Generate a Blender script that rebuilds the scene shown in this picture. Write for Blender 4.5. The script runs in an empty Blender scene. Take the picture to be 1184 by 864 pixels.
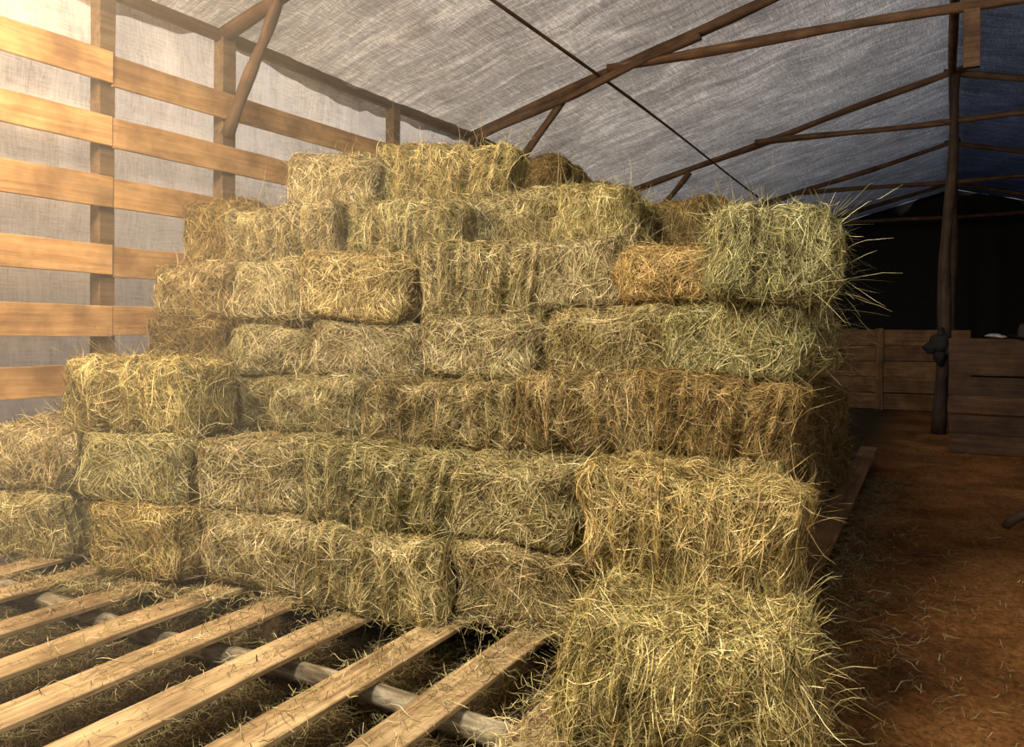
import bpy, math, random
import numpy as np
from mathutils import Vector, Matrix
random.seed(7)
scene = bpy.context.scene
scene.view_settings.view_transform = 'Standard'
COL = scene.collection

# ------------------------------------------------------------------ materials
def new_mat(name):
    m = bpy.data.materials.new(name); m.use_nodes = True
    nt = m.node_tree
    for n in list(nt.nodes): nt.nodes.remove(n)
    return m, nt, nt.nodes, nt.links
def ramp(N, stops):
    r = N.new('ShaderNodeValToRGB')
    e = r.color_ramp.elements
    e[0].position, e[0].color = stops[0][0], (*stops[0][1], 1)
    e[1].position, e[1].color = stops[-1][0], (*stops[-1][1], 1)
    for p, c in stops[1:-1]:
        x = e.new(p); x.color = (*c, 1)
    return r
def noise(N, L, vec, scale, detail=4, rough=.6, dist=0.0):
    n = N.new('ShaderNodeTexNoise'); n.inputs['Scale'].default_value = scale
    n.inputs['Detail'].default_value = detail; n.inputs['Roughness'].default_value = rough
    n.inputs['Distortion'].default_value = dist
    L.new(vec, n.inputs['Vector']); return n
def mapping(N, L, vec, sc):
    m = N.new('ShaderNodeMapping'); m.inputs['Scale'].default_value = sc
    L.new(vec, m.inputs['Vector']); return m.outputs['Vector']
def mix(N, L, fac, a, b, mode='MIX'):
    m = N.new('ShaderNodeMix'); m.data_type = 'RGBA'; m.blend_type = mode
    if isinstance(fac, (int, float)): m.inputs[0].default_value = fac
    else: L.new(fac, m.inputs[0])
    for v, i in ((a, 6), (b, 7)):
        if isinstance(v, tuple): m.inputs[i].default_value = (*v, 1)
        else: L.new(v, m.inputs[i])
    return m.outputs[2]

def wood_mat(name, dark, mid, light, axis=0, gscale=30, rough=.75, along=.06, bump=.35, pos=(.3, .5, .72)):
    m, nt, N, L = new_mat(name)
    out = N.new('ShaderNodeOutputMaterial'); b = N.new('ShaderNodeBsdfPrincipled')
    tc = N.new('ShaderNodeTexCoord'); oi = N.new('ShaderNodeObjectInfo')
    add = N.new('ShaderNodeVectorMath'); add.operation = 'ADD'
    mul = N.new('ShaderNodeMath'); mul.operation = 'MULTIPLY'; mul.inputs[1].default_value = 37.0
    L.new(oi.outputs['Random'], mul.inputs[0])
    L.new(tc.outputs['Object'], add.inputs[0]); L.new(mul.outputs[0], add.inputs[1])
    s = [1, 1, 1]; s[axis] = along
    v = mapping(N, L, add.outputs[0], tuple(s))
    n1 = noise(N, L, v, gscale, 6, .65, .6)
    r = ramp(N, [(pos[0], dark), (pos[1], mid), (pos[2], light)])
    L.new(n1.outputs['Fac'], r.inputs[0])
    n2 = noise(N, L, add.outputs[0], 3.0, 4)
    r2 = ramp(N, [(.35, (.52, .48, .44)), (.62, (1.1, 1.1, 1.1))]); L.new(n2.outputs['Fac'], r2.inputs[0])
    c = mix(N, L, 1.0, r.outputs[0], r2.outputs[0], 'MULTIPLY')
    mr = N.new('ShaderNodeMapRange'); mr.inputs[3].default_value = .75; mr.inputs[4].default_value = 1.15
    L.new(oi.outputs['Random'], mr.inputs[0])
    c2 = mix(N, L, 1.0, c, mr.outputs[0], 'MULTIPLY')
    L.new(c2, b.inputs['Base Color']); b.inputs['Roughness'].default_value = rough
    bp = N.new('ShaderNodeBump'); bp.inputs['Strength'].default_value = bump; bp.inputs['Distance'].default_value = .01
    L.new(n1.outputs['Fac'], bp.inputs['Height']); L.new(bp.outputs[0], b.inputs['Normal'])
    L.new(b.outputs[0], out.inputs[0]); return m

M_board = wood_mat('pine_board', (.38, .19, .07), (.58, .33, .13), (.72, .46, .22), 0, 22)
M_slat = wood_mat('pallet_pine', (.22, .14, .07), (.52, .37, .19), (.74, .56, .33), 0, 36)
M_post = wood_mat('weathered_post', (.08, .05, .028), (.17, .11, .06), (.27, .18, .10), 2, 25)
M_pole = wood_mat('roof_pole', (.07, .038, .022), (.15, .085, .045), (.25, .15, .08), 2, 25)
M_cpost = wood_mat('dark_post', (.03, .02, .012), (.07, .042, .024), (.12, .075, .045), 2, 25)
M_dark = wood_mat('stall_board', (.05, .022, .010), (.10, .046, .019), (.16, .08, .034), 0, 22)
M_log = wood_mat('lichen_log', (.13, .10, .06), (.30, .25, .16), (.55, .50, .38), 2, 22, .9, .18, .8, (.36, .5, .64))

def fabric(name, c_dark, c_mid, c_light, y_ramp, z_or_x, trans=.55):
    """woven shade cloth; y_ramp: painted dimming along the barn; z_or_x"""
    m, nt, N, L = new_mat(name)
    out = N.new('ShaderNodeOutputMaterial'); tc = N.new('ShaderNodeTexCoord')
    o = tc.outputs['Object']
    a = noise(N, L, mapping(N, L, o, (1.0, 22, 1.6)), 4.0, 9, .82, .25)
    b = noise(N, L, mapping(N, L, o, (22, .8, 22)), 3.5, 9, .82, .3)
    c = noise(N, L, o, .8, 4, .6, 1.0)
    d2 = noise(N, L, mapping(N, L, o, (.5, 5, .8)), 1.3, 5, .7, .8)
    s1 = N.new('ShaderNodeMath'); s1.operation = 'ADD'; L.new(a.outputs[0], s1.inputs[0]); L.new(b.outputs[0], s1.inputs[1])
    s2 = N.new('ShaderNodeMath'); s2.operation = 'MULTIPLY_ADD'; L.new(c.outputs[0], s2.inputs[0]); s2.inputs[1].default_value = .35; L.new(s1.outputs[0], s2.inputs[2])
    s4 = N.new('ShaderNodeMath'); s4.operation = 'MULTIPLY_ADD'; L.new(d2.outputs[0], s4.inputs[0]); s4.inputs[1].default_value = .5; L.new(s2.outputs[0], s4.inputs[2])
    s3 = N.new('ShaderNodeMath'); s3.operation = 'MULTIPLY'; s3.inputs[1].default_value = 1/2.85; L.new(s4.outputs[0], s3.inputs[0])
    r = ramp(N, [(.42, c_dark), (.5, c_mid), (.585, c_light)]); L.new(s3.outputs[0], r.inputs[0])
    sp = N.new('ShaderNodeSeparateXYZ'); L.new(o, sp.inputs[0])
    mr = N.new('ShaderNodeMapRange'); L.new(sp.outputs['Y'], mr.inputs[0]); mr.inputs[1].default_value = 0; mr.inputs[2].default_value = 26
    yr = ramp(N, y_ramp); L.new(mr.outputs[0], yr.inputs[0])  # light falloff towards the back, painted into the cloth colour
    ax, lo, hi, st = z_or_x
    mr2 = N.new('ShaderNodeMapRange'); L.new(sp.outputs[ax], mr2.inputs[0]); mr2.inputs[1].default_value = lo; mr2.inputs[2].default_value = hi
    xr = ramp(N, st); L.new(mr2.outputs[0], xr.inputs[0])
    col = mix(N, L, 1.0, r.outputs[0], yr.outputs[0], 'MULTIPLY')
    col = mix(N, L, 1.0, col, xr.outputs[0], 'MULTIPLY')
    d = N.new('ShaderNodeBsdfDiffuse'); t = N.new('ShaderNodeBsdfTranslucent')
    L.new(col, d.inputs[0]); L.new(col, t.inputs[0])
    bp = N.new('ShaderNodeBump'); bp.inputs['Strength'].default_value = .3; bp.inputs['Distance'].default_value = .012
    L.new(s3.outputs[0], bp.inputs['Height']); L.new(bp.outputs[0], d.inputs['Normal'])
    mx = N.new('ShaderNodeMixShader'); mx.inputs[0].default_value = trans
    L.new(d.outputs[0], mx.inputs[1]); L.new(t.outputs[0], mx.inputs[2]); L.new(mx.outputs[0], out.inputs[0])
    return m
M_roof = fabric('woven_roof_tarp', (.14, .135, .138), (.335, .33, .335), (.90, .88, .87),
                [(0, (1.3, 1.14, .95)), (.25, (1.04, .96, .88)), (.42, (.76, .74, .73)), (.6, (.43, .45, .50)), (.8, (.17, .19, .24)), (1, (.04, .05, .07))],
                ('X', -5.6, 5.6, [(0, (1.15, 1.1, 1.0)), (.30, (.88, .87, .86)), (.49, (.66, .68, .73)), (.53, (.20, .24, .34)), (1, (.2, .24, .34))]))  # weaker light on the right slope painted in
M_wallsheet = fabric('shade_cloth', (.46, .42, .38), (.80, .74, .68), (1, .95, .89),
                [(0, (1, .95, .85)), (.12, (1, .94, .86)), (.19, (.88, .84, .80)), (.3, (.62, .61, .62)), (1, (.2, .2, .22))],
                ('Z', 0, 4.3, [(0, (.22, .21, .22)), (.33, (.32, .30, .30)), (.6, (.64, .61, .58)), (.85, (1, 1, 1)), (1, (1, 1, 1))]))  # weaker light low on the wall painted in

def simple(name, col, rough=.8, nscale=8, var=.35):
    m, nt, N, L = new_mat(name)
    out = N.new('ShaderNodeOutputMaterial'); b = N.new('ShaderNodeBsdfPrincipled'); tc = N.new('ShaderNodeTexCoord')
    n = noise(N, L, tc.outputs['Object'], nscale, 5)
    r = ramp(N, [(.3, tuple(c*(1-var) for c in col)), (.7, tuple(min(1, c*(1+var)) for c in col))])
    L.new(n.outputs[0], r.inputs[0]); L.new(r.outputs[0], b.inputs['Base Color']); b.inputs['Roughness'].default_value = rough
    L.new(b.outputs[0], out.inputs[0]); return m
M_black = simple('black_plastic_sheet', (.009, .008, .008), .9)  # near black keeps the far end dark; that darkness is put into the colour
M_rope = simple('dark_leather', (.015, .012, .01), .8)
M_white = simple('white_cloth', (.35, .33, .30), .9)
M_hat = simple('brown_felt', (.03, .022, .018), .9)

def dirt_mat():
    m, nt, N, L = new_mat('red_dirt')
    out = N.new('ShaderNodeOutputMaterial'); b = N.new('ShaderNodeBsdfPrincipled'); tc = N.new('ShaderNodeTexCoord')
    o = tc.outputs['Object']
    n1 = noise(N, L, o, 1.3, 8, .7, .5); n2 = noise(N, L, o, 30, 8, .8)
    r1 = ramp(N, [(.32, (.12, .05, .016)), (.5, (.31, .13, .036)), (.68, (.50, .23, .08))]); L.new(n1.outputs[0], r1.inputs[0])
    r2 = ramp(N, [(.38, (.4, .38, .35)), (.58, (1.1, 1.1, 1.1))]); L.new(n2.outputs[0], r2.inputs[0])
    c = mix(N, L, 1.0, r1.outputs[0], r2.outputs[0], 'MULTIPLY')
    # hay litter plus painted shade darkens the ground under the platform (x < -.9)
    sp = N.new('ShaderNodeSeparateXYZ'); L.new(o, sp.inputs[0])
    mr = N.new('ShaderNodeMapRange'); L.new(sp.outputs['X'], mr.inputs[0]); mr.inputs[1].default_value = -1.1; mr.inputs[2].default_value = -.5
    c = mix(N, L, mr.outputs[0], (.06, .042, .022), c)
    L.new(c, b.inputs['Base Color']); b.inputs['Roughness'].default_value = .95; b.inputs['Specular IOR Level'].default_value = .15
    bp = N.new('ShaderNodeBump'); bp.inputs['Strength'].default_value = .8; bp.inputs['Distance'].default_value = .03
    L.new(n2.outputs[0], bp.inputs['Height']); L.new(bp.outputs[0], b.inputs['Normal'])
    L.new(b.outputs[0], out.inputs[0]); return m
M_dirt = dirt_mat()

def hay_mat():
    m, nt, N, L = new_mat('hay')
    out = N.new('ShaderNodeOutputMaterial'); b = N.new('ShaderNodeBsdfPrincipled')
    at = N.new('ShaderNodeAttribute'); at.attribute_name = 'Col'
    oi = N.new('ShaderNodeObjectInfo'); tc = N.new('ShaderNodeTexCoord')
    c = mix(N, L, 1.0, at.outputs['Color'], oi.outputs['Color'], 'MULTIPLY')
    n = noise(N, L, tc.outputs['Object'], 6, 4)
    r = ramp(N, [(.35, (.62, .58, .50)), (.62, (1.15, 1.13, 1.1))]); L.new(n.outputs[0], r.inputs[0])
    c2 = mix(N, L, 1.0, c, r.outputs[0], 'MULTIPLY')
    L.new(c2, b.inputs['Base Color']); b.inputs['Roughness'].default_value = .6; b.inputs['Specular IOR Level'].default_value = .25
    L.new(b.outputs[0], out.inputs[0]); return m
M_hay = hay_mat()

# ------------------------------------------------------------------ mesh helpers
def np_mesh(name, V, F, C=None, mats=(), smooth=False, midx=None):
    V = np.asarray(V, np.float32); F = np.asarray(F, np.int32)
    me = bpy.data.meshes.new(name)
    me.vertices.add(len(V)); me.vertices.foreach_set('co', V.ravel())
    k = F.shape[1]
    me.loops.add(F.size); me.loops.foreach_set('vertex_index', F.ravel())
    me.polygons.add(len(F)); me.polygons.foreach_set('loop_start', np.arange(0, F.size, k, dtype=np.int32))
    if midx is not None: me.polygons.foreach_set('material_index', midx)
    me.update(calc_edges=True)
    if smooth: me.polygons.foreach_set('use_smooth', np.ones(len(F), bool))
    if C is not None:
        ca = me.color_attributes.new('Col', 'FLOAT_COLOR', 'POINT')
        ca.data.foreach_set('color', np.concatenate([C, np.ones((len(C), 1))], 1).astype(np.float32).ravel())
    for m in mats: me.materials.append(m)
    return me
def add_obj(name, me, parent=None, mat=None, matrix=None):
    ob = bpy.data.objects.new(name, me); COL.objects.link(ob)
    if mat: me.materials.append(mat)
    if matrix is not None: ob.matrix_world = matrix
    if parent: ob.parent = parent
    return ob
def empty(name):
    e = bpy.data.objects.new(name, None); e.empty_display_size = .2; COL.objects.link(e); return e

def pole(name, p1, p2, r1, r2, mat, parent=None, bend=.03, segs=14, sides=12, seed=None, rough=.09):
    p1, p2 = Vector(p1), Vector(p2); d = p2-p1; Ln = d.length
    rg = random.Random(seed if seed is not None else name+str(p1))
    ph = [rg.uniform(0, 6.28) for _ in range(4)]
    V = []; F = []
    for i in range(segs+1):
        t = i/segs; env = math.sin(math.pi*t)
        ox = bend*env*math.sin(2.5*t*math.pi+ph[0]); oy = bend*env*math.sin(3.3*t*math.pi+ph[1])
        r = (r1+(r2-r1)*t)*(1+rough*math.sin(t*17+ph[2])+rg.uniform(-.6, .6)*rough)
        for j in range(sides):
            a = 2*math.pi*j/sides; rr = r*(1+.06*math.sin(2*a+ph[3]+t*3)+rg.uniform(-.3, .3)*rough)
            V.append((ox+rr*math.cos(a), oy+rr*math.sin(a), t*Ln))
    for i in range(segs):
        for j in range(sides):
            a = i*sides+j; b = i*sides+(j+1) % sides
            F.append((a, b, b+sides, a+sides))
    F.append(tuple(reversed(range(sides)))); F.append(tuple(range(segs*sides, (segs+1)*sides)))
    me = bpy.data.meshes.new(name); me.from_pydata(V, [], F)
    for p in me.polygons: p.use_smooth = len(p.vertices) == 4
    M = Matrix.Translation(p1) @ d.to_track_quat('Z', 'Y').to_matrix().to_4x4()
    return add_obj(name, me, parent, mat, M)

def board(name, p1, p2, up, w, t, mat, parent=None, warp=.006):
    """plank from p1 to p2, width w along 'up', thickness t"""
    p1, p2 = Vector(p1), Vector(p2); x = (p2-p1); Ln = x.length; x.normalize()
    up = Vector(up); y = up.cross(x).normalized(); z = x.cross(y).normalized()
    rg = random.Random(name+str(p1)); ph = rg.uniform(0, 6)
    V = []; F = []; n = 20; e = min(t*.2, .004)
    prof = [(-t/2, -w/2+e), (-t/2+e, -w/2), (t/2-e, -w/2), (t/2, -w/2+e), (t/2, w/2-e), (t/2-e, w/2), (-t/2+e, w/2), (-t/2, w/2-e)]
    for i in range(n+1):
        s = i/n; oy = warp*math.sin(4*s+ph); oz = warp*math.sin(5*s+ph*2); sw = 1+.025*math.sin(7*s+ph)+rg.uniform(-.015, .015)
        for a, b in prof: V.append((s*Ln, a+oy, b*sw+oz))
    k = 8
    for i in range(n):
        for j in range(k):
            a = i*k+j; b = i*k+(j+1) % k; F.append((a, a+k, b+k, b))
    F.append(tuple(range(k))); F.append(tuple(reversed(range(n*k, n*k+k))))
    me = bpy.data.meshes.new(name); me.from_pydata(V, [], F)
    M = Matrix.Translation(p1) @ Matrix((x, y, z)).transposed().to_4x4()
    return add_obj(name, me, parent, mat, M)

def sheet(name, fn, nu, nv, mat):
    u, v = np.meshgrid(np.linspace(0, 1, nu), np.linspace(0, 1, nv), indexing='ij')
    V = np.stack(fn(u.ravel(), v.ravel()), 1)
    i, j = np.meshgrid(np.arange(nu-1), np.arange(nv-1), indexing='ij'); a = (i*nv+j).ravel()
    F = np.stack([a, a+nv, a+nv+1, a+1], 1)
    return add_obj(name, np_mesh(name, V, F, smooth=True), None, mat)

# ------------------------------------------------------------------ room shell
YB = 26.0
def floor_fn(u, v):
    X = -7+16*u; Y = -3+30*v
    Z = .012*np.sin(X*2.1+Y)+.012*np.sin(Y*1.7-X*1.3)+.006*np.sin(X*7+Y*5)
    return X, Y, Z-.02
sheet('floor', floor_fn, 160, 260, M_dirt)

TR = [4.55, 8.56, 13.8, 19.0, 24.2]
def roof_z(X): return 5.70-.268*np.abs(X-.1)
def ceil_fn(u, v):
    X = -5.75+11.7*u; Y = .4+(YB-.4)*v
    edges = np.array([.4]+TR+[YB]); k = np.clip(np.searchsorted(edges, Y)-1, 0, len(edges)-2)
    t = (Y-edges[k])/(edges[k+1]-edges[k]); env = np.sin(np.pi*np.clip(t, 0, 1))
    Z = roof_z(X)+.10-.09*env-.02*env*np.abs(np.sin(X*3.1+.4*np.sin(Y)))
    Z += .014*np.sin(X*5+Y*2.2)+.010*np.sin(Y*9+X*1.3)+.008*np.sin(X*3-Y*17)
    return X, Y, Z
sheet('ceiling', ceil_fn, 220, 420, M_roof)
def wl_fn(u, v):
    Y = -.6+(YB+.6)*u; Z = .0+4.35*v
    X = -5.68+.03*np.sin(Y*2.7+Z)+.02*np.sin(Z*6+Y*1.5+2*np.sin(Y))+.012*np.sin(Y*11+Z*3)
    return X, Y, Z
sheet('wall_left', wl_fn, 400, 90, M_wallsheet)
sheet('wall_right', lambda u, v: (5.8+.02*np.sin(u*70), -.6+(YB+.6)*u, 4.35*v), 60, 10, M_black)
def wb_fn(u, v):
    X = -5.75+11.6*u; Zt = roof_z(X)+.08
    return X, YB+.03*np.sin(X*4)+.0*v, Zt*v
sheet('wall_back', wb_fn, 60, 20, M_black)

# left slatted wall
fence = empty('slatted_board_wall')
for i, z in enumerate([3.57, 3.09, 2.635, 2.13, 1.67, 1.24, .78, .34]):
    ys = [-.5, 3.47, 8.2, 13.0]
    for k in range(3):
        dz = [.02, -.01, .0][k]+random.uniform(-.012, .012)
        board('board_%d_%d' % (i, k), (-5.44-.004*k, ys[k]+.005, z+dz), (-5.44-.004*k, ys[k+1]-.005, z-dz*.3), (0, 0, 1), .225, .028, M_board, fence)
for k, (y, r) in enumerate([(.2, .075), (3.44, .062), (4.55, .07), (6.9, .06), (8.56, .07), (11.2, .06), (13.8, .07), (19, .07), (24.2, .07)]):
    p = empty('wall_post')
    board('shaft', (-5.535, y, -.03), (-5.525, y+.02, 4.2), (0, 1, 0), r*2, .12, M_post, p, .004)
pole('eave_beam', (-5.52, -.4, 4.17), (-5.52, YB-.1, 4.17), .06, .06, M_pole, None, .03, 40)
pole('eave_beam', (5.55, -.4, 4.13), (5.55, YB-.1, 4.13), .06, .06, M_pole, None, .03, 40)
pole('ridge_pole', (.1, .5, 5.64), (.1, YB-.1, 5.64), .05, .05, M_pole, None, .03, 40)
pole('roof_purlin', (-3.6, .6, 4.65), (-3.75, YB-.2, 4.61), .019, .019, M_pole, None, .05, 60)
pole('roof_purlin', (3.7, .6, 4.65), (3.8, YB-.2, 4.61), .019, .019, M_pole, None, .05, 60)
for k, y in enumerate(TR):
    t = empty('roof_truss')
    rz = lambda x: float(roof_z(x))
    pole('rafter_left', (-5.55, y, rz(-5.55)), (.25, y, rz(.1)), .065, .05, M_pole, t, .018, 20, seed=k)
    pole('rafter_right', (5.7, y+.1, rz(5.7)), (-.05, y+.1, rz(.1)), .065, .05, M_pole, t, .018, 20, seed=k+10)
    tz = [4.75, 4.70, 4.86, 4.8, 4.72][k]
    xs = .1-(5.70-.03-tz)/.268
    pole('collar_tie', (xs, y-.09, tz+.03), (3.3, y-.09, tz-.03), .055, .045, M_pole, t, .015, 20, seed=k+20)
    if k == 1:
        pole('rafter_splice', (-5.5, y-.10, rz(-5.5)-.10), (-2.4, y-.10, rz(-2.4)-.13), .045, .045, M_pole, t, .02, 12)
    pole('knee_brace', (-5.45, y-.02, 2.95+(.35 if k == 0 else 0)), (-4.1 if k else -4.7, y-.05, (4.5 if k else 4.5)), .05, .05, M_pole, t, .012, 10)
    if k == 1:
        board('king_post', (.2, y-.10, 4.1), (.2, y-.10, 5.6), (1, 0, 0), .14, .08, M_pole, t)
    elif k != 2:
        pole('king_post', (.1, y-.05, tz-.05), (.1, y-.05, 5.6), .05, .05, M_pole, t, .01)
pole('center_post', (-.12, 13.7, -.02), (.12, 13.7, 5.57), .10, .06, M_cpost, None, .03, 20)
pole('center_post', (.1, 20.5, -.02), (.14, 20.5, 5.57), .1, .08, M_cpost, None, .03, 20)

# stall partitions
def partition(x0, x1, y, h, nb, posts, mat):
    p = empty('stall_partition')
    bh = h/nb
    for i in range(nb):
        board('board_%d' % i, (x0, y, bh*(i+.5)), (x1, y+random.uniform(-.02, .02), bh*(i+.5)+random.uniform(-.01, .01)), (0, 0, 1), bh*.97, .03, mat, p)
    for j, x in enumerate(posts):
        board('post_%d' % j, (x, y-.07, -.02), (x, y-.07, h+.02), (1, 0, 0), .14, .1, mat, p)
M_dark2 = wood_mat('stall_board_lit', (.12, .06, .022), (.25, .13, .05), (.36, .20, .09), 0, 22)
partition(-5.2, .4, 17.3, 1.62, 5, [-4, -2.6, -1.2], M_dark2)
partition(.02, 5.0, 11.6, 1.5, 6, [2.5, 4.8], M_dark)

def blob(name, parts, mat, parent=None):
    V = []; F = []
    for (c, r, sd) in parts:
        rg = random.Random(sd); ph = [rg.uniform(0, 6) for _ in range(3)]; b = len(V); nu, nv = 20, 12
        for i in range(nv+1):
            th = math.pi*i/nv
            for j in range(nu):
                a = 2*math.pi*j/nu
                n = (math.sin(th)*math.cos(a), math.sin(th)*math.sin(a), math.cos(th))
                k = 1+.12*math.sin(3*a+ph[0]+2*th)+.08*math.sin(5*th+ph[1])
                V.append((c[0]+r[0]*n[0]*k, c[1]+r[1]*n[1]*k, c[2]+r[2]*n[2]*k))
        for i in range(nv):
            for j in range(nu):
                a = b+i*nu+j; a2 = b+i*nu+(j+1) % nu; F.append((a, a+nu, a2+nu, a2))
    me = bpy.data.meshes.new(name); me.from_pydata(V, [], F)
    for p in me.polygons: p.use_smooth = True
    return add_obj(name, me, parent, mat)
blob('hanging_black_bag', [((-.10, 13.5, 1.40), (.14, .09, .15), 3), ((-.22, 13.5, 1.33), (.10, .07, .09), 4), ((.04, 13.5, 1.30), (.09, .07, .11), 5),
      ((-.08, 13.5, 1.55), (.05, .05, .1), 6), ((-.1, 13.5, 1.2), (.08, .06, .13), 8)], M_rope)
blob('white_cloth', [((.52, 11.58, 1.53), (.09, .07, .025), 1), ((.6, 11.56, 1.515), (.06, .06, .02), 2)], M_white)
hat = empty('felt_hat')
def lathe(name, prof, c, mat, parent):
    V = []; F = []; n = 32
    for (r, z) in prof:
        for j in range(n):
            a = 2*math.pi*j/n
            V.append((c[0]+r*math.cos(a)*1.12, c[1]+r*math.sin(a), c[2]+z+.012*math.cos(2*a)*(r/.16)**2))
    for i in range(len(prof)-1):
        for j in range(n):
            F.append((i*n+j, i*n+(j+1) % n, (i+1)*n+(j+1) % n, (i+1)*n+j))
    me = bpy.data.meshes.new(name); me.from_pydata(V, [], F)
    for p in me.polygons: p.use_smooth = True
    return add_obj(name, me, parent, mat)
lathe('hat_body', [(.20, .03), (.19, .015), (.12, .0), (.11, .01), (.105, .09), (.09, .16), (.06, .18), (.02, .15), (.001, .15)], (.90, 11.58, 1.505), M_hat, hat)

br = empty('fallen_branch')
pole('limb', (.40, 7.35, .0), (1.15, 7.55, .62), .035, .025, M_cpost, br, .03)
pole('twig_1', (.62, 7.4, .17), (.62, 7.2, -.01), .018, .01, M_cpost, br, .01)
pole('twig_2', (.8, 7.45, .32), (1.1, 7.2, .02), .02, .012, M_cpost, br, .02)
pole('twig_3', (.7, 7.43, .25), (.78, 7.5, .6), .015, .008, M_cpost, br, .02)

# ------------------------------------------------------------------ pallet platform
pal = empty('wooden_pallet_platform')
SL = [-1.22, -1.66, -2.09, -2.53, -2.97, -3.41, -3.87, -4.36, -4.82, -5.2]
ZS = .19
for i, x in enumerate(SL):
    rr = random.uniform(-.03, .03)
    board('slat_%d' % i, (x+rr, .75+.1*math.sin(i*2), ZS), (x-rr, 3.75, ZS), (1, 0, 0), .185+random.uniform(-.015, .015), .026, M_slat, pal, .008)
for i, x in enumerate([-.72, -1.1, -1.6, -2.1, -2.6, -3.1, -3.6, -4.1, -4.6, -5.1]):
    x1 = x-.1 if i == 0 else x
    board('slat_b%d' % i, (x, 3.78 if i else 3.1, ZS-.02), (x1, 10.2, ZS-.02), (1, 0, 0), .19, .028, M_dark2 if i == 0 else M_slat, pal, .01)
for i, (y, r) in enumerate([(1.42, .05), (2.38, .05), (3.35, .05), (4.6, .06), (5.9, .06), (7.2, .06), (8.5, .06), (9.8, .06)]):
    pole('log_%d' % i, (-5.3, y-.02, ZS-.015-.045-r*.6), (-1.0 if i < 3 else -.66-.02*i, y+.05, ZS-.015-.045-r*.6), r, r*.9, M_log, pal, .03, 50, 20, rough=.08)
pole('stake', (-2.97, 2.72, -.03), (-2.96, 2.74, .21), .04, .04, M_slat, pal, .0, 4)
pole('stake_2', (-4.2, 2.0, -.03), (-4.2, 2.0, .17), .04, .04, M_slat, pal, .0, 4)

# ------------------------------------------------------------------ hay
PAL = np.array([(.57, .475, .245), (.45, .40, .175), (.86, .77, .48), (.17, .12, .05), (.37, .345, .15), (.08, .055, .027)])
PW = np.array([.25, .21, .19, .12, .13, .10])
def ribbons(P, Nn, W, rng, colors, twist=.7):
    n, K, _ = P.shape
    T = np.gradient(P, axis=1); T /= np.linalg.norm(T, axis=2, keepdims=True)+1e-9
    S = np.cross(T, Nn); S /= np.linalg.norm(S, axis=2, keepdims=True)+1e-9
    U = np.cross(S, T)
    ph = rng.normal(0, twist, n)[:, None, None]
    side = S*np.cos(ph)+U*np.sin(ph)
    tap = np.interp(np.linspace(0, 1, K), [0, .15, .8, 1], [.6, 1, .9, .25])[None, :, None]
    w = W[:, None, None]*tap*.5
    V = np.stack([P-side*w, P+side*w], 2).reshape(-1, 3)
    base = (np.arange(n)*K*2)[:, None]+np.arange(K-1)[None]*2
    F = np.stack([base, base+1, base+3, base+2], 2).reshape(-1, 4)
    C = np.repeat(colors, K*2, axis=0)
    return V, F, C

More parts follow.
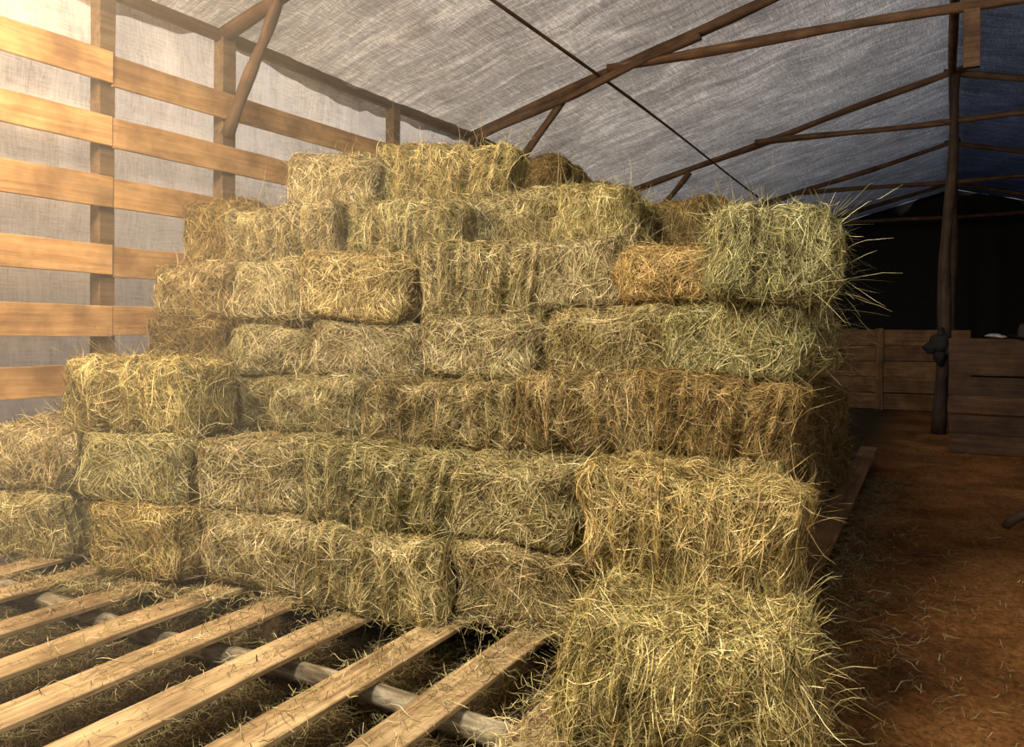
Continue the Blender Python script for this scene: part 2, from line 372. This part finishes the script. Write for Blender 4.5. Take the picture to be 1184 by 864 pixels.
def bale_mesh(name, Lx, Dy, Hz, n, seed, fluff=1.0, wildp=.04):
    rng = np.random.default_rng(seed)
    h = np.array([Lx/2, Dy/2, Hz/2])-.006; r = .072
    inner = h-r
    def proj(p, off):
        q = np.clip(p, -inner, inner); d = p-q; l = np.linalg.norm(d, axis=-1, keepdims=True)
        nn = d/np.maximum(l, 1e-6)
        bad = (l[..., 0] < 1e-5)
        if bad.any():
            pb = p[bad]; ax = np.argmax(np.abs(pb)/h, axis=1); e = np.zeros_like(pb)
            e[np.arange(len(pb)), ax] = np.sign(pb[np.arange(len(pb)), ax]); nn[bad] = e
            qq = pb.copy(); qq[np.arange(len(pb)), ax] = (e*inner)[np.arange(len(pb)), ax]; q[bad] = qq
        return q+nn*(r+off[..., None]), nn
    ph = rng.uniform(0, 6.28, 20)
    def flute(x, z, y):
        return np.sin(x*48+ph[6]+1.3*np.sin(x*13+ph[12])+.5*np.sin(z*9))*.6+.4*np.sin(x*87+ph[13])
    def deform(p):
        x, y, z = p[:, 0].copy(), p[:, 1].copy(), p[:, 2].copy()
        g = .025*np.sin(x*9+ph[0])+.025*np.sin(x*17+ph[1])+.025*np.sin(z*14+ph[2]+x*5)
        gr = np.exp(-((x-Lx*.2)/.022)**2)+np.exp(-((x+Lx*.2)/.022)**2)
        f = flute(x, z, y)
        lump = .008*(np.sin(x*15+ph[14])*np.sin(z*19+ph[15])+np.sin(x*23+y*17+ph[16])*np.cos(z*27+ph[17]))
        y2 = y*(1+g-.07*gr+.05*np.sin(z*10+ph[3]))+(.019*f+lump)*(y/h[1])
        z2 = z*(1+.8*g-.05*gr+.045*np.sin(y*9+ph[4]))+.014*np.sin(x*5+ph[5])+(.009*f+lump)*(z/h[2])
        x2 = x*(1+.03*np.sin(y*12+ph[7])+.04*np.sin(z*13+ph[8]))+.08*z*np.sin(ph[9])+lump*(x/h[0])
        return np.stack([x2, y2, z2], 1)
    Vs = []; Fs = []; off = 0; g = 36
    s, t = np.meshgrid(np.linspace(-1, 1, g), np.linspace(-1, 1, g), indexing='ij'); s = s.ravel(); t = t.ravel()
    i, j = np.meshgrid(np.arange(g-1), np.arange(g-1), indexing='ij'); a = (i*g+j).ravel()
    for ax in range(3):
        for sg in (-1, 1):
            p = np.zeros((len(s), 3)); o = [k for k in range(3) if k != ax]
            p[:, ax] = sg*h[ax]; p[:, o[0]] = s*h[o[0]]; p[:, o[1]] = t*h[o[1]]
            p, nn = proj(p, np.full(len(p), -.012))
            p = deform(p); Vs.append(p)
            f = np.stack([a, a+g, a+g+1, a+1], 1)+off
            if (sg < 0) ^ (ax == 1): f = f[:, ::-1]
            Fs.append(f); off += len(p)
    CV = np.concatenate(Vs); CF = np.concatenate(Fs)
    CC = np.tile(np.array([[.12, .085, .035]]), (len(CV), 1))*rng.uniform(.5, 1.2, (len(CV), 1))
    A = np.array([h[1]*h[2], h[0]*h[2], h[0]*h[1]]); A = A/A.sum()
    ax = rng.choice(3, n, p=A); sg = rng.choice([-1, 1], n)
    p = rng.uniform(-1, 1, (n, 3))*h; p[np.arange(n), ax] = (sg*h[ax])
    K = 6
    Ls = rng.uniform(.05, .20, n)*rng.choice([1, 1, 1, 1.5], n)
    base = rng.uniform(-.013, .012, n)*min(fluff, 1.3)
    lift = rng.exponential(.008, n)*fluff
    wild = rng.random(n) < wildp; lift[wild] += rng.uniform(.01, .055, wild.sum())*fluff
    p, nn = proj(p, base)
    e = np.zeros((n, 3)); m0 = ax == 0; m1 = ax == 1; m2 = ax == 2
    e[m1, 2] = 1; e[m2, 1] = 1; e[m0, 2] = 1
    ang = rng.normal(0, .40, n); ang[m0] = rng.normal(0, .5, m0.sum()); ang[m2] = rng.normal(0, .9, m2.sum())
    ang += np.where(rng.random(n) < .22, rng.uniform(-1.6, 1.6, n), 0)
    ang += .42*np.sin(p[:, 0]*11+ph[10]+p[:, 2]*7)+.3*np.sin(p[:, 2]*17+ph[11]+p[:, 0]*23)
    b = np.cross(nn, e); b /= np.linalg.norm(b, axis=1, keepdims=True)+1e-9
    e2 = np.cross(b, nn)
    T = e2*np.cos(ang)[:, None]+b*np.sin(ang)[:, None]; T *= rng.choice([-1, 1], n)[:, None]
    curl = rng.normal(0, .17, n)
    P = np.zeros((n, K, 3)); NN = np.zeros((n, K, 3)); P[:, 0] = p; NN[:, 0] = nn
    st = (Ls/(K-1))[:, None]
    free = wild & (rng.random(n) < .5)
    for k in range(1, K):
        f = k/(K-1)
        T = T+np.cross(nn, T)*curl[:, None]
        q = P[:, k-1]+T*st
        q2, n2 = proj(q, base+lift*f**1.6)
        q2[free] = (q+nn*st*.3)[free]
        T = q2-P[:, k-1]; T /= np.linalg.norm(T, axis=1, keepdims=True)+1e-9
        T[:, 2] -= .09
        P[:, k] = q2; nn = n2; NN[:, k] = n2
    # stalks nearer the core get darker colours below: painted shade of the hollows
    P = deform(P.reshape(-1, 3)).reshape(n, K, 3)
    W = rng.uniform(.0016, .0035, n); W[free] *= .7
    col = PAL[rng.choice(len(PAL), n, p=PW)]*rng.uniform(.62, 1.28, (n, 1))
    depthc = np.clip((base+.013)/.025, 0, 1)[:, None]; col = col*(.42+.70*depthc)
    V, F, C = ribbons(P, NN, W, rng, col)
    F = F+len(CV)
    TV = []; TF = []; toff = len(CV)+len(V)
    for x0 in (-Lx*.2, Lx*.2):
        m = 64; aa = np.linspace(0, 2*np.pi, m, endpoint=False)
        pp = np.stack([np.full(m, x0), np.cos(aa)*Dy, np.sin(aa)*Hz], 1)
        mx = np.maximum(np.abs(pp[:, 1])/h[1], np.abs(pp[:, 2])/h[2]); pp[:, 1:] /= mx[:, None]
        pp, n3 = proj(pp, np.full(m, .006)); pp = deform(pp)
        for k in range(m):
            for q in range(4):
                an = q*np.pi/2; TV.append(pp[k]+n3[k]*np.cos(an)*.002+np.array([1, 0, 0])*np.sin(an)*.002)
        for k in range(m):
            for q in range(4):
                TF.append((toff+k*4+q, toff+((k+1) % m)*4+q, toff+((k+1) % m)*4+(q+1) % 4, toff+k*4+(q+1) % 4))
        toff += m*4
    TV = np.array(TV); TC = np.tile([[.30, .23, .10]], (len(TV), 1))
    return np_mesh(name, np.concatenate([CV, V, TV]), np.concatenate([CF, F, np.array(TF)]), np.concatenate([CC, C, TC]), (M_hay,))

LONG = [bale_mesh('bale_long_%d' % i, .90, .46, .39, 26000, 11+i) for i in range(5)]
ENDB = [bale_mesh('bale_end_%d' % i, .84, .60, .39, 29000, 31+i) for i in range(5)]
FLUF = bale_mesh('bale_loose', .88, .50, .46, 44000, 77, 1.3, .09)
SHAG = bale_mesh('bale_shaggy', .56, .84, .42, 30000, 91, 1.3, .09)

rngb = random.Random(5)
cnt = [0]
def bale(xf, yf, z0, z1, w, rot=14, tint=None, kind=None, depth=None, tilt=None, mesh=None):
    """xf,yf: middle of the front face on the floor plan"""
    if kind is None: kind = 'L' if w > .72 else 'E'
    if kind == 'L':
        me = LONG[cnt[0] % 5]; dp = depth or .48; sc = (w*.985/.90, dp/.46, (z1-z0)/.385); extra = 0
    else:
        me = ENDB[cnt[0] % 5]; dp = depth or .84; sc = (dp/.84, w*.985/.60, (z1-z0)/.385); extra = 90
    if mesh is FLUF: me = mesh; dp = depth or .5; sc = (w/.88, dp/.5, (z1-z0)/.46); extra = 0
    if mesh is SHAG: me = mesh; dp = depth or .84; sc = (w/.56, dp/.84, (z1-z0)/.42); extra = 0
    cnt[0] += 1
    rot += rngb.uniform(-7, 7); a = math.radians(rot)
    if tilt is None: tilt = (rngb.uniform(-2, 2), rngb.uniform(-2.6, 2.6))
    c = Vector((xf-math.sin(a)*dp/2, yf+math.cos(a)*dp/2+rngb.uniform(-.055, .055), (z0+z1)/2+.004))
    ob = bpy.data.objects.new('hay_bale', me); COL.objects.link(ob)
    R = Matrix.Rotation(a, 4, 'Z') @ Matrix.Rotation(math.radians(tilt[1]), 4, 'Y') @ Matrix.Rotation(math.radians(tilt[0]), 4, 'X') @ Matrix.Rotation(math.radians(extra+rngb.choice([0, 180])), 4, 'Z')
    ob.matrix_world = Matrix.Translation(c) @ R @ Matrix.Diagonal((*sc, 1))
    b = rngb.uniform(.86, 1.12); t = tint or (1, 1, 1)
    ob.color = (t[0]*b, t[1]*b*rngb.uniform(.98, 1.02), t[2]*b*rngb.uniform(.92, 1.08), 1)
    return ob
DK = (.56, .48, .39); BR = (.84, .78, .70); OR = (1.06, .98, .88); GR = (.94, .98, .90)
Z = [.205, .58, .96, 1.30, 1.645, 2.03, 2.44, 2.87]
# layer 1
bale(-5.03, 2.50, Z[0], Z[1], .66, 12)
bale(-3.93, 2.56, Z[0], Z[1], .68, 12, OR)
bale(-3.16, 2.77, Z[0], Z[1], .72, 13, kind='E')
bale(-2.42, 2.90, Z[0], Z[1], .74, 14, kind='L')
bale(-1.78, 3.10, Z[0], Z[1], .66, 12, BR)
bale(-.77, 2.44, Z[0]-.06, .62, .81, 2, (1.22, 1.17, 1.04), mesh=FLUF, depth=.52, tilt=(0, 0))
bale(-.98, 3.0, Z[0], Z[1], .6, 0, BR)
# layer 2
bale(-5.05, 2.66, Z[1], Z[2]+.02, .68, 12)
bale(-4.09, 2.71, Z[1], Z[2], .72, 12, GR, kind='E')
bale(-3.28, 2.86, Z[1], Z[2], .70, 13)
bale(-2.49, 2.95, Z[1], Z[2]+.01, .84, 13, kind='L')
bale(-1.80, 3.14, Z[1], Z[2], .66, 10)
bale(-.90, 2.86, Z[1]+.03, 1.02, .84, 2, (1.0, .93, .83), tilt=(0, 1))
bale(-.98, 3.38, Z[1], 1.0, .80, 2, BR)
# layer 3
bale(-4.33, 2.76, .97, 1.41, 1.0, 14, (1.06, 1.04, .94), tilt=(0, 2))
bale(-3.86, 3.40, Z[2], Z[3], .54, 14)
bale(-4.80, 3.3, Z[2], Z[3], .60, 14)
bale(-3.24, 3.33, Z[2], Z[3], .60, 12)
bale(-2.42, 3.40, Z[2], Z[3]+.01, .94, 12, (.86, .81, .74))
bale(-1.58, 3.45, .98, 1.36, .80, 8, (.78, .70, .60))
bale(-.96, 3.50, 1.0, 1.36, .76, 3, (.68, .57, .46), tilt=(0, 3))
# layer 4
bale(-4.36, 3.30, Z[3], Z[4], .60, 14, DK)
bale(-3.72, 3.42, Z[3], Z[4], .60, 14)
bale(-3.06, 3.54, Z[3], Z[4], .74, 13, kind='E')
bale(-2.34, 3.68, Z[3], Z[4], .72, 12, kind='E')
bale(-1.60, 3.80, 1.34, 1.73, .74, 8, (.88, .84, .76), kind='E')
bale(-.92, 3.77, 1.36, 1.74, .68, 3, GR)
# layer 5
bale(-4.40, 3.34, Z[4], Z[5], .60, 14, BR)
bale(-3.77, 3.44, Z[4], Z[5], .60, 14)
bale(-3.14, 3.54, Z[4], Z[5]+.01, .74, 13, (1.06, 1.0, .90), kind='E', tilt=(0, 4))
bale(-2.37, 3.74, Z[4], 2.10, .78, 12, kind='L')
bale(-1.80, 3.96, 1.72, 2.12, .54, 8)
bale(-1.30, 3.90, 1.74, 2.05, .54, 4, (1.16, .99, .82))
bale(-.66, 3.66, 1.75, 2.16, .54, 16, (.84, .92, .78), tilt=(0, 6), mesh=SHAG)
# layer 6
bale(-4.48, 3.56, Z[5], 2.48, .56, 14, DK)
bale(-3.90, 3.70, Z[5], Z[6], .84, 16)
bale(-3.13, 4.02, Z[5], Z[6]+.02, .84, 16)
bale(-2.48, 4.34, 2.10, 2.52, .70, 12)
bale(-1.92, 4.40, 2.08, 2.50, .54, 8, (1.06, 1.05, .90))
# layer 7
bale(-3.88, 4.13, Z[6], Z[7]-.02, .72, 18, kind='E', tilt=(0, 5))
bale(-3.12, 4.42, Z[6]+.02, 2.91, 1.02, 18, (1.04, .99, .88))
# rear of the stack
for k in range(6):
    for l in range(4):
        if l == 3 and k > 2: continue
        if l == 2 and k > 3: continue
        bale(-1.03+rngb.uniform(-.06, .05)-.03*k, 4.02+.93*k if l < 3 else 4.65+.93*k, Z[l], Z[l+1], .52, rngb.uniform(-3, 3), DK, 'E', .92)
for k in range(2):
    for c in range(6):
        x = -1.55-.56*c
        bale(x, 4.85+.92*k, Z[4], Z[5]+.02, .54, rngb.uniform(-4, 4), DK, 'E', .9)
        bale(x-.1, 5.15+.92*k, Z[5]+.02, 2.52, .54, rngb.uniform(-5, 5), DK, 'E', .9)
for k in range(2):
    for c in range(3):
        bale(-2.95-.58*c, 5.45+.9*k, 2.52, 2.98-.06*k, .54, rngb.uniform(-6, 6), DK, 'E', .88)
def core_fn():
    g = 30; Vs = []; Fs = []; off = 0
    c = np.array([-3.35, 7.1, .92]); h = np.array([1.8, 2.3, .70])
    s, t = np.meshgrid(np.linspace(-1, 1, g), np.linspace(-1, 1, g), indexing='ij'); s = s.ravel(); t = t.ravel()
    i, j = np.meshgrid(np.arange(g-1), np.arange(g-1), indexing='ij'); a = (i*g+j).ravel()
    for ax in range(3):
        for sg in (-1, 1):
            p = np.zeros((len(s), 3)); o = [k for k in range(3) if k != ax]
            p[:, ax] = sg*h[ax]; p[:, o[0]] = s*h[o[0]]; p[:, o[1]] = t*h[o[1]]
            p += .03*np.sin(p[:, [1, 2, 0]]*9)
            Vs.append(p+c); Fs.append(np.stack([a, a+g, a+g+1, a+1], 1)+off); off += len(p)
    V = np.concatenate(Vs); return V, np.concatenate(Fs)
V, F = core_fn()
add_obj('hay_pile', np_mesh('hay_pile', V, F, np.tile([[.2, .14, .06]], (len(V), 1)), (M_hay,)))

def loose(name, specs, seed):
    rng = np.random.default_rng(seed); AP = []; AN = []; AW = []; AC = []
    K = 5
    for (n, fx, zlo, zhi, lmin, lmax, br) in specs:
        xy = fx(rng, n); ang = rng.uniform(0, 6.28, n); Ls = rng.uniform(lmin, lmax, n); cu = rng.normal(0, .25, n)
        z = rng.uniform(zlo, zhi, n); dz = rng.normal(0, .012, (n, K))
        P = np.zeros((n, K, 3)); P[:, 0, :2] = xy; P[:, 0, 2] = z
        for k in range(1, K):
            a = ang+cu*k
            P[:, k, 0] = P[:, k-1, 0]+np.cos(a)*Ls/(K-1); P[:, k, 1] = P[:, k-1, 1]+np.sin(a)*Ls/(K-1)
            P[:, k, 2] = np.maximum(z+dz[:, k], zlo)
        NN = np.zeros_like(P); NN[..., 2] = 1
        AP.append(P); AN.append(NN); AW.append(rng.uniform(.0016, .0036, n))
        AC.append(PAL[rng.choice(len(PAL), n, p=PW)]*rng.uniform(.6, 1.2, (n, 1))*br)
    P = np.concatenate(AP); V, F, C = ribbons(P, np.concatenate(AN), np.concatenate(AW), rng, np.concatenate(AC), .5)
    add_obj(name, np_mesh(name, V, F, C, (M_hay,)))
def uni(x0, x1, y0, y1):
    return lambda rng, n: np.stack([rng.uniform(x0, x1, n), rng.uniform(y0, y1, n)], 1)
def onslat(rng, n):
    s = np.array(SL)[rng.choice(len(SL)-1, n)]
    y = 3.2-np.abs(rng.normal(0, .8, n)); return np.stack([s+rng.uniform(-.09, .09, n), y], 1)
def foot(rng, n):
    x = rng.uniform(-4.6, -1.3, n); return np.stack([x, 3.2+(x+1.5)*.27-np.abs(rng.normal(.0, .06, n))], 1)
def path(rng, n):
    x = rng.uniform(-.6, 3.0, n); return np.stack([x, np.minimum(1.5+rng.exponential(3.0, n), 11.3)], 1)
def edge(rng, n):
    y = rng.uniform(2.2, 9, n); return np.stack([-.5-.02*y+rng.exponential(.16, n)-.05, y], 1)
def spill(rng, n):
    return np.stack([-1.22+rng.normal(0, .09, n), rng.uniform(1.9, 2.9, n)], 1)
loose('loose_hay', [
    (26000, uni(-5.3, -.95, .8, 3.2), .0, .05, .05, .2, .45),  # straws under the slats, darkened as painted shade
    (3600, onslat, ZS+.016, ZS+.03, .03, .13, .85),
    (1100, foot, ZS+.016, ZS+.05, .06, .18, .9),
    (600, spill, ZS+.016, ZS+.05, .05, .16, 1.0),
    (3600, path, -.01, .012, .02, .08, .7),
    (3500, edge, -.005, .03, .05, .2, .6)], 3)

# scatter volume added to make the warm hazy glow on the left
def add_haze():
    m, nt, N, L = new_mat('added_haze')
    out = N.new('ShaderNodeOutputMaterial'); v = N.new('ShaderNodeVolumeScatter')
    v.inputs['Color'].default_value = (1, .93, .8, 1); v.inputs['Density'].default_value = .048; v.inputs['Anisotropy'].default_value = .1
    L.new(v.outputs[0], out.inputs['Volume'])
    x0, x1, y0, y1, z0, z1 = -5.40, -2.3, .45, 4.4, .02, 4.06
    V = [(x, y, z) for x in (x0, x1) for y in (y0, y1) for z in (z0, z1)]
    F = [(0, 1, 3, 2), (4, 6, 7, 5), (0, 4, 5, 1), (2, 3, 7, 6), (0, 2, 6, 4), (1, 5, 7, 3)]
    me = bpy.data.meshes.new('added_haze'); me.from_pydata(V, [], F)
    add_obj('added_haze', me, None, m)
add_haze()

# ------------------------------------------------------------------ lights
def area(name, loc, target, size, energy, col, spread=math.pi):
    l = bpy.data.lights.new(name, 'AREA'); l.size = size; l.energy = energy; l.color = col; l.spread = spread
    o = bpy.data.objects.new(name, l); COL.objects.link(o); o.location = loc
    o.rotation_euler = (Vector(target)-Vector(loc)).to_track_quat('-Z', 'Y').to_euler(); return o
area('front_daylight', (-2.0, -.6, 4.9), (-2.2, 3.4, 1.2), 1.2, 400, (1, .91, .74))
area('warm_fill_left', (-4.4, .6, 3.9), (-5.2, 3.2, 2.6), .8, 240, (1, .68, .36))  # added lamp that warms the left boards and the haze
area('floor_fill', (2.8, -.4, 3.6), (1.0, 4.5, 0), 1.2, 90, (1, .88, .7))  # added lamp to brighten the dirt floor on the right
s = bpy.data.lights.new('sun', 'SUN'); s.energy = 5.5; s.angle = .03; s.color = (1, .94, .86)
so = bpy.data.objects.new('sun', s); COL.objects.link(so); so.location = (-10, 0, 12)
so.rotation_euler = Vector((.75, .08, -.65)).to_track_quat('-Z', 'Y').to_euler()
w = bpy.data.worlds.new('sky'); scene.world = w; w.use_nodes = True
w.node_tree.nodes['Background'].inputs[0].default_value = (.76, .76, .80, 1)
w.node_tree.nodes['Background'].inputs[1].default_value = .21

# ------------------------------------------------------------------ camera
cam = bpy.data.cameras.new('camera'); cam.sensor_width = 36; cam.lens = 26.76; cam.shift_y = -50/1184
co = bpy.data.objects.new('camera', cam); COL.objects.link(co)
co.location = (0, 0, 1.6); co.rotation_euler = (math.radians(90), 0, math.radians(29.75))
scene.camera = co
